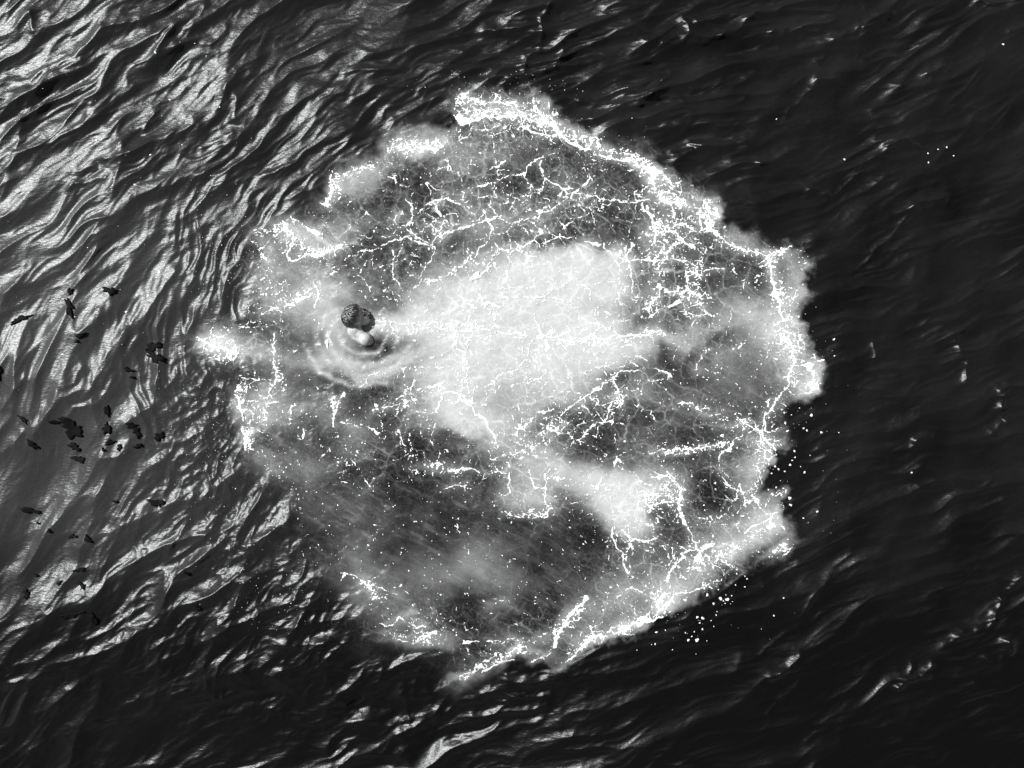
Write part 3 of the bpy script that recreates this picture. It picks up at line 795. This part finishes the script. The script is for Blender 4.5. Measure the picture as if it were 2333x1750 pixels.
ell((0, .079, -.104), (.021, .018, .017))                  # chin
ell((0, .096, -.022), (.0105, .016, .028), (-.35, 0, 0))   # nose
ell((0, .108, -.036), (.014, .012, .010))                  # nose tip
ell((0, .083, .014), (.044, .014, .010))                   # brow
ell((0, .090, -.066), (.023, .011, .006)); ell((0, .088, -.077), (.019, .011, .007))   # lips
for sx in (-1, 1):
    ell((sx * .036, .066, -.030), (.022, .020, .020))      # cheek
    ell((sx * .077, -.004, -.012), (.007, .019, .030), (.15, 0, sx * .35))   # ear
    ell((sx * .072, .004, -.030), (.009, .010, .012))
ell(P(803, 754, -.015), (.050, .056, .045), world=True)    # upper back
me = bpy.data.meshes.new('body'); bm.to_mesh(me); bm.free()
tmp = bpy.data.objects.new('tmp', me); C.objects.link(tmp)
rm = tmp.modifiers.new('r', 'REMESH'); rm.mode = 'VOXEL'; rm.voxel_size = .0055; rm.use_smooth_shade = True
sm = tmp.modifiers.new('m', 'SMOOTH'); sm.factor = .5; sm.iterations = 4
bpy.context.view_layer.update()
bme = bpy.data.meshes.new_from_object(tmp.evaluated_get(bpy.context.evaluated_depsgraph_get()))
bpy.data.objects.remove(tmp)
bme.materials.clear(); bme.materials.append(M_SKIN); bme.polygons.foreach_set('use_smooth', np.ones(len(bme.polygons), bool))
body = bpy.data.objects.new('body', bme); C.objects.link(body); adopt(body)
for sx in (-1, 1):
    bm = bmesh.new(); bmesh.ops.create_uvsphere(bm, u_segments=12, v_segments=8, radius=.0125, matrix=Matrix.Translation((sx * .030, .080, -.004)))
    me = bpy.data.meshes.new('eye'); bm.to_mesh(me); bm.free(); me.materials.append(M_EYE); me.transform(HM)
    eo = bpy.data.objects.new('eye', me); C.objects.link(eo); adopt(eo)
def part_ell(name, lst, m_):
    global bm
    bm = bmesh.new()
    for c_, r_, ro in lst: ell(c_, r_, ro)
    me = bpy.data.meshes.new(name); bm.to_mesh(me); bm.free(); me.materials.append(m_)
    o = bpy.data.objects.new(name, me); C.objects.link(o); adopt(o)
part_ell('lips', [((0, .094, -.067), (.025, .0115, .0065), (0, 0, 0)), ((0, .091, -.078), (.020, .0115, .0070), (0, 0, 0))], M_LIP)
for sx in (-1, 1): part_ell('eyebrow', [((sx * .032, .088, .020), (.019, .008, .005), (0, 0, sx * -.3))], M_HAIR)
# hair: a wet cap of locks combed out from the crown
rnd = random.Random(5)
pole = Vector((.05, -.45, .89)).normalized()
ax1 = pole.cross(Vector((0, 1, 0))).normalized(); ax2 = pole.cross(ax1)
def scalp(th, ph, lift):
    d = pole * math.cos(th) + (ax1 * math.cos(ph) + ax2 * math.sin(ph)) * math.sin(th)
    return Vector((d.x * (.075 + lift), -.012 + d.y * (.097 + lift), .032 + d.z * (.090 + lift))), d
def limit(ph):
    d = (ax1 * math.cos(ph) + ax2 * math.sin(ph))
    fr = d.y                                     # towards the face
    return 1.60 - .26 * max(0, fr) + .16 * max(0, -fr) + .10 * abs(d.x)
vs = []; fs = []
NT, NP = 18, 48                                  # the cap
for i in range(NT + 1):
    for j in range(NP):
        ph = j / NP * 2 * math.pi; th = i / NT * limit(ph) * (.97 + .03 * math.sin(j * 2.3))
        p, d = scalp(th, ph, .008 if i < NT else .001); vs.append(p)
for i in range(NT):
    for j in range(NP):
        a = i * NP + j; b = i * NP + (j + 1) % NP; fs.append((a, a + NP, b + NP, b))
for kk in range(420):
    ph0 = rnd.random() * 2 * math.pi; th0 = rnd.uniform(.02, 1.1); lm = limit(ph0) * rnd.uniform(.85, 1.16)
    lf_ = rnd.uniform(.002, .014); fl_ = rnd.uniform(-.004, .016); ln_ = rnd.uniform(.5, .9); sw = rnd.uniform(-.25, .45); wd_ = rnd.uniform(.003, .0065); base = len(vs); n = 7
    for q_ in range(n):
        t = q_ / (n - 1); th = min(th0 + ln_ * t, lm + .06 * t); ph = ph0 + sw * t + .05 * math.sin(t * 5 + kk)
        p, d = scalp(th, ph, .010 + lf_ * math.sin(t * 3.0) + rnd.uniform(0, .0015) + fl_ * t ** 4)
        p2, _ = scalp(th + .02, ph + .008, .01); tan = (p2 - p).normalized(); sd = tan.cross(d).normalized()
        wq = wd_ * (1 - t ** 3) + .0004
        for (cx, cy) in ((-1, 0), (0, .9), (1, 0)): vs.append(p + sd * wq * cx + d * wq * cy)
    for q_ in range(n - 1):
        for c_ in range(3):
            a = base + q_ * 3 + c_; b = base + q_ * 3 + (c_ + 1) % 3; fs.append((a, b, b + 3, a + 3))
vs = [HM @ v_ for v_ in vs]
hair = mesh_obj('hair', [tuple(v_) for v_ in vs], fs, M_HAIR); adopt(hair)

# ------------------------------------------------------------------ flecks of foam adrift, one object each
def blob_mesh(name, seed, m, flat=.45, sub=2):
    bm = bmesh.new(); bmesh.ops.create_icosphere(bm, subdivisions=sub, radius=1); rn = random.Random(seed)
    ph = [rn.uniform(0, 6.28) for _ in range(6)]
    for v_ in bm.verts:
        c = v_.co; a = math.atan2(c.y, c.x)
        k_ = 1 + .22 * math.sin(2 * a + ph[0]) + .16 * math.sin(3 * a + ph[1]) + .10 * math.sin(5 * a + ph[2]) + .1 * math.sin(4 * c.z + 3 * a + ph[3])
        v_.co = Vector((c.x * k_, c.y * k_, c.z * flat * (1 + .25 * math.sin(3 * c.x + ph[4]))))
    me = bpy.data.meshes.new(name); bm.to_mesh(me); bm.free(); me.materials.append(m)
    me.polygons.foreach_set('use_smooth', np.ones(len(me.polygons), bool)); return me
FM = [blob_mesh('foam_fleck', i, M_FOAM) for i in range(6)]
FL = {
 'small white fleck of foam adrift on dark water off the right rim':
  ((1300,1050,3.687),'2072,425,7;1958,483,5;1842,315,9;1850,372,10;1720,48,8;1750,70,6;1848,38,6;1968,97,7;1808,92,4;1695,108,4;1790,232,5'),
 'small white fleck of foam drifting on black water below the lower right rim':
  ((1300,1050,3.687),'1147,1125,10;1255,1152,12;1310,1158,12;1278,1170,5;1348,1128,5;1197,1195,8;962,1167,10;1220,1292,5;1060,1308,8;1107,1318,10;1178,1338,4;1082,1358,6;1200,1388,4;1105,1411,8;960,1438,5;1035,1430,4;1015,1470,5;985,1500,9;720,1438,7;795,1420,4;708,1535,5;1787,1150,6;1705,1298,6;1395,948,6;1460,965,5;1480,990,5;1383,1040,5;1463,1057,5;1240,1080,5;1300,1122,4;855,1584,4;556,1588,3'),
 'little white foam fleck in the dark bay beside the right-hand vein':
  ((1350,750,3.687),'2028,86,8;1740,662,4;1607,702,6;1672,720,4;1835,725,12;1618,792,9;1633,855,8;1772,833,7;1802,852,8;1922,868,9;1693,1024,8;1703,1077,6;1680,1103,5;1665,1140,6;1752,1156,4;1786,1203,6;1827,1060,4;1620,1197,6;1568,1180,6;1538,1157,6;1508,1212,5;1660,1420,10;1885,1532,7;2030,225,5;1545,1330,6;1480,1350,6;1560,1390,5'),
 'tiny white fleck of foam scattered among the waves left of the disc':
  ((0,600,3.687),'1340,75,12;1320,122,5;1252,272,8;1070,410,8;556,767,7;905,162,5;838,213,4;880,895,4;625,538,3;395,358,3;652,453,4;1285,680,5'),
 'tiny white fleck of foam scattered among the bright waves at upper left':
  ((0,0,3.687),'1425,838,7;1355,715,5;1278,1310,6;1660,552,4;1645,375,4;1738,477,4;1855,910,5;980,1502,5;966,1605,4;1145,1558,7;380,757,5;815,1180,8;780,1178,5;885,1145,4;1330,465,8;1535,1220,4'),
 'tiny white fleck of foam alone on the dark water at upper right':
  ((1700,0,3.493),'2035,361,7;783,1270,7;1586,1178,5;1646,1243,5;1440,1225,5;1443,1298,5;1520,1193,4;232,958,4'),
}
GR = ['foam flecks off the right rim','foam flecks below the lower right rim','foam flecks beside the right-hand vein','foam flecks among the waves on the left','foam flecks among the waves at upper left','foam flecks on the dark upper right']
rnd = random.Random(11)
fleck0 = None
for (lab, (org, txt)), grp in zip(FL.items(), GR):
    for t in txt.split(';'):
        a, b, d_ = map(float, t.split(',')); u_ = org[0] + a / org[2]; v_ = org[1] + b / org[2]
        if fleck0 is None: fleck0 = bpy.data.objects.new('foam_fleck', FM[0]); o = fleck0
        else: o = fleck0.copy(); o.data = rnd.choice(FM)
        C.objects.link(o); r_ = d_ * 1.15 / org[2] / PPM
        o.location = P(u_, v_, float(water_z(u_, v_)) + .001); o.rotation_euler = (0, 0, rnd.random() * 6.28); o.scale = (r_ * rnd.uniform(.85, 1.3), r_, r_)
        tag(o, lab, 'foam', grp)
def single(name, mesh, u_, v_, sx, sy, rot, lab, cat, sz=None, dz=.002):
    o = bpy.data.objects.new(name, mesh); C.objects.link(o); o.location = P(u_, v_, float(water_z(u_, v_)) + dz)
    o.rotation_euler = (0, 0, math.radians(rot)); o.scale = (sx / PPM, sy / PPM, (sz or min(sx, sy)) / PPM); return tag(o, lab, cat)
single('foam_fleck', FM[2], 1587, 1457, 4.2, 4.0, 0, 'largest round white blob of foam, lowest of the flecks below the disc', 'foam')
single('foam_fleck', FM[3], 2074, 1076, 1.8, 2.4, 0, 'lone bright fleck of foam on the black water far right of the disc', 'foam')
single('foam_clump', blob_mesh('foam_clump', 21, M_FOAM, .5, 4), 1085, 630, 11, 9, 20, 'thick bright clump of foam on the upper left of the milky plume', 'foam', 6)
single('foam_clump', blob_mesh('foam_clump', 22, M_FOAM, .5, 4), 745, 783, 4, 9, 20, 'short bright clump of foam on the ripple left of the swimmer', 'foam', 4)

# fine spray, too much to count
rnd_ = np.random.RandomState(3)
pts = []
for (uu, vv, ru, rv, n) in ((1850,1000,90,180,40),(1600,1400,130,80,40),(520,560,110,130,300),(480,1000,60,160,260),(250,250,260,260,60),(1300,330,200,50,120),(1150,200,200,30,100),(640,1330,120,120,150),(1800,850,60,120,120),(300,800,220,220,60)):
    g_ = rnd_.randn(n, 2); pts.append(np.stack([uu + g_[:, 0] * ru * .6, vv + g_[:, 1] * rv * .6, np.exp(rnd_.randn(n) * .45) * .6], 1))
pts = np.concatenate(pts); zz = water_z(pts[:, 0], pts[:, 1])
oc = np.array([(1,0,0),(0,1,0),(-1,0,0),(0,-1,0),(0,0,.8),(0,0,-.8)]); of = np.array([(0,1,4),(1,2,4),(2,3,4),(3,0,4),(1,0,5),(2,1,5),(3,2,5),(0,3,5)])
cc = np.stack([(pts[:, 0] - 1166.5) / PPM, (875 - pts[:, 1]) / PPM, zz + .001], 1)
co = (cc[:, None] + oc[None] * (pts[:, 2] / PPM)[:, None, None]).reshape(-1, 3)
fc = (of[None] + (np.arange(len(pts)) * 6)[:, None, None]).reshape(-1, 3)
spray = fast_mesh('spray_droplets', co, fc, M_FOAM)
tag(spray, 'fine white droplets of spray scattered round the rim of the disc', kind='stuff', cat='spray')

# ------------------------------------------------------------------ dark scraps of weed on the left-hand water
def weed_mesh(seed, asp):
    rn = random.Random(seed); n = 40; R = []
    ph = [rn.uniform(0, 6.28) for _ in range(8)]
    for i in range(n):
        a = i / n * 2 * math.pi
        R.append(max(.25, 1 + .28 * math.sin(2 * a + ph[0]) * (asp < 2) + .22 * math.sin(3 * a + ph[1]) + .18 * math.sin(5 * a + ph[2]) + .13 * math.sin(8 * a + ph[3]) + rn.uniform(-.16, .16)))
    return R
def weed(u_, v_, rx, ry, rot, lab, seed):
    R = weed_mesh(seed, rx / ry); n = len(R); c, s_ = math.cos(math.radians(rot)), math.sin(math.radians(rot))
    V_ = []; F_ = []; rings = (0.0, .4, .75, 1.0)
    def pt(k_, r_):
        a = k_ / n * 2 * math.pi; x = math.cos(a) * rx * R[k_] * r_; y = math.sin(a) * ry * R[k_] * r_
        return u_ + x * c + y * s_, v_ - x * s_ + y * c
    z0 = float(water_z(u_, v_))
    for top_ in (1, 0):
        V_.append((0, 0, .012 * top_ + .004))
        for r_ in rings[1:]:
            for k_ in range(n):
                a, b = pt(k_, r_); V_.append(((a - u_) / PPM, -(b - v_) / PPM, float(water_z(a, b)) - z0 + (.012 if r_ < 1 else .006) * top_ + .004))
    m_ = 1 + n * 3
    for L in range(2):
        o_ = L * m_
        for k_ in range(n):
            k2 = (k_ + 1) % n; f_ = [(o_, o_ + 1 + k_, o_ + 1 + k2)]
            for q_ in range(2):
                a = o_ + 1 + q_ * n; f_.append((a + k_, a + n + k_, a + n + k2, a + k2))
            F_ += [t_ if L == 0 else t_[::-1] for t_ in f_]
    e = 1 + 2 * n
    for k_ in range(n):
        k2 = (k_ + 1) % n; F_.append((e + k_, e + m_ + k_, e + m_ + k2, e + k2))
    o = mesh_obj('seaweed_scrap', V_, F_, M_WEED); o.location = P(u_, v_, z0); tag(o, lab, 'seaweed', 'black scraps of weed on the left-hand waves')
WEED = '''605 240 6 8 0 small black scrap of weed just above the dumbbell-shaped scrap
604 370 9 20 25 dumbbell-shaped black scrap of weed with a narrow waist, upper left
940 235 14 9 -8 compact black scrap of weed, highest of those left of the disc
715 610 12 5 15 oblong black scrap of weed lying on a bright wave crest
680 660 6 3 10 tiny black scrap just under the oblong one on the bright crest
1090 895 11 4 -20 narrow black sliver of weed above a shorter sliver, left of the disc
1120 960 7 3 -15 short black sliver of weed below the narrow sliver
918 1240 5 13 12 thin upright black strand of weed above the cross-shaped scrap
225 1310 12 5 -35 slanting black scrap of weed at far left, beside the largest patch
290 1520 14 6 -40 ragged slanting black scrap on a bright crest below the far left one
622 1388 26 18 -15 largest rounded black patch of weed on the left-hand water
500 1332 19 3.5 0 thin black streak of weed reaching left from the largest patch
575 1320 14 6 -15 small black lobe of weed on top of the largest patch
625 1540 14 8 -8 pointed black scrap directly below the largest patch
920 1385 8 14 0 cross-shaped black scrap of weed right of the largest patch
1125 1360 11 6 10 black scrap of weed under a bright crest, right of the cross-shaped one
1168 1415 8 11 20 ragged black scrap touching the one under the bright crest
945 1500 11 5 10 flat black scrap of weed below the cross-shaped one
1030 1542 7 6 0 round black crumb of weed right of the flat scrap
895 1562 5 4 0 tiny black crumb of weed lower left of the flat scrap
1180 1530 9 5 0 small black tuft of weed right of the round crumb
665 1645 14 8 0 broken black scrap of weed, lowest below the largest patch
1345 1455 10 10 -20 square black tuft of weed nearest the disc
180 470 24 6 20 ragged black branch of weed near the left edge
1310 790 24 10 -25 long black tail of weed beside the left-pointing rim of foam
1290 700 20 9 15 wide black patch of weed just above the long tail
18 925 8 14 0 black scrap of weed cut by the left edge of the frame'''
for i, ln_ in enumerate(WEED.splitlines()):
    q_ = ln_.split(' ', 5); a, b, rx, ry, rot = map(float, q_[:5]); weed(a / 3.687, 600 + b / 3.687, rx * .98, ry * .98, rot, q_[5], 100 + i)
WEED2 = '''120 480 44 10 -12 longest dark band of weed, across the pale water at lower left
152 531 8 5 0 small black crumb of weed under the longest dark band
208 560 9 7 30 black crumb of weed below the right end of the longest band
370 592 10 18 25 upright black tuft of weed on the bright lower left waves
300 585 20 7 5 black streak of weed pointing at the upright tuft
335 720 24 8 10 dark spread of weed below the upright tuft
150 746 9 5 0 small dark oval of weed near the lower left edge
250 774 10 9 0 dark rounded scrap of weed between two pale crests at lower left
345 785 14 10 -40 spiky black tuft of weed left of the broad shadowed water
112 822 14 16 40 black ragged clump of weed nearest the lower left edge
650 445 28 16 -20 broad black patch of weed left of the torn edge of the disc
482 440 14 5 -10 short black band of weed on a steep bright crest
780 735 13 7 -40 slanting black scrap of weed in the torn water
820 880 10 12 0 black scrap of weed with bright glints above and below it
300 905 44 11 12 wide black band of weed in the lower left corner
390 925 12 26 10 black tongue of weed bending down from the wide band'''
for i, ln_ in enumerate(WEED2.splitlines()):
    q_ = ln_.split(' ', 5); a, b, rx, ry, rot = map(float, q_[:5]); weed(a / 1.813, 900 + b / 1.813, rx / 1.813, ry / 1.813, rot, q_[5], 200 + i)
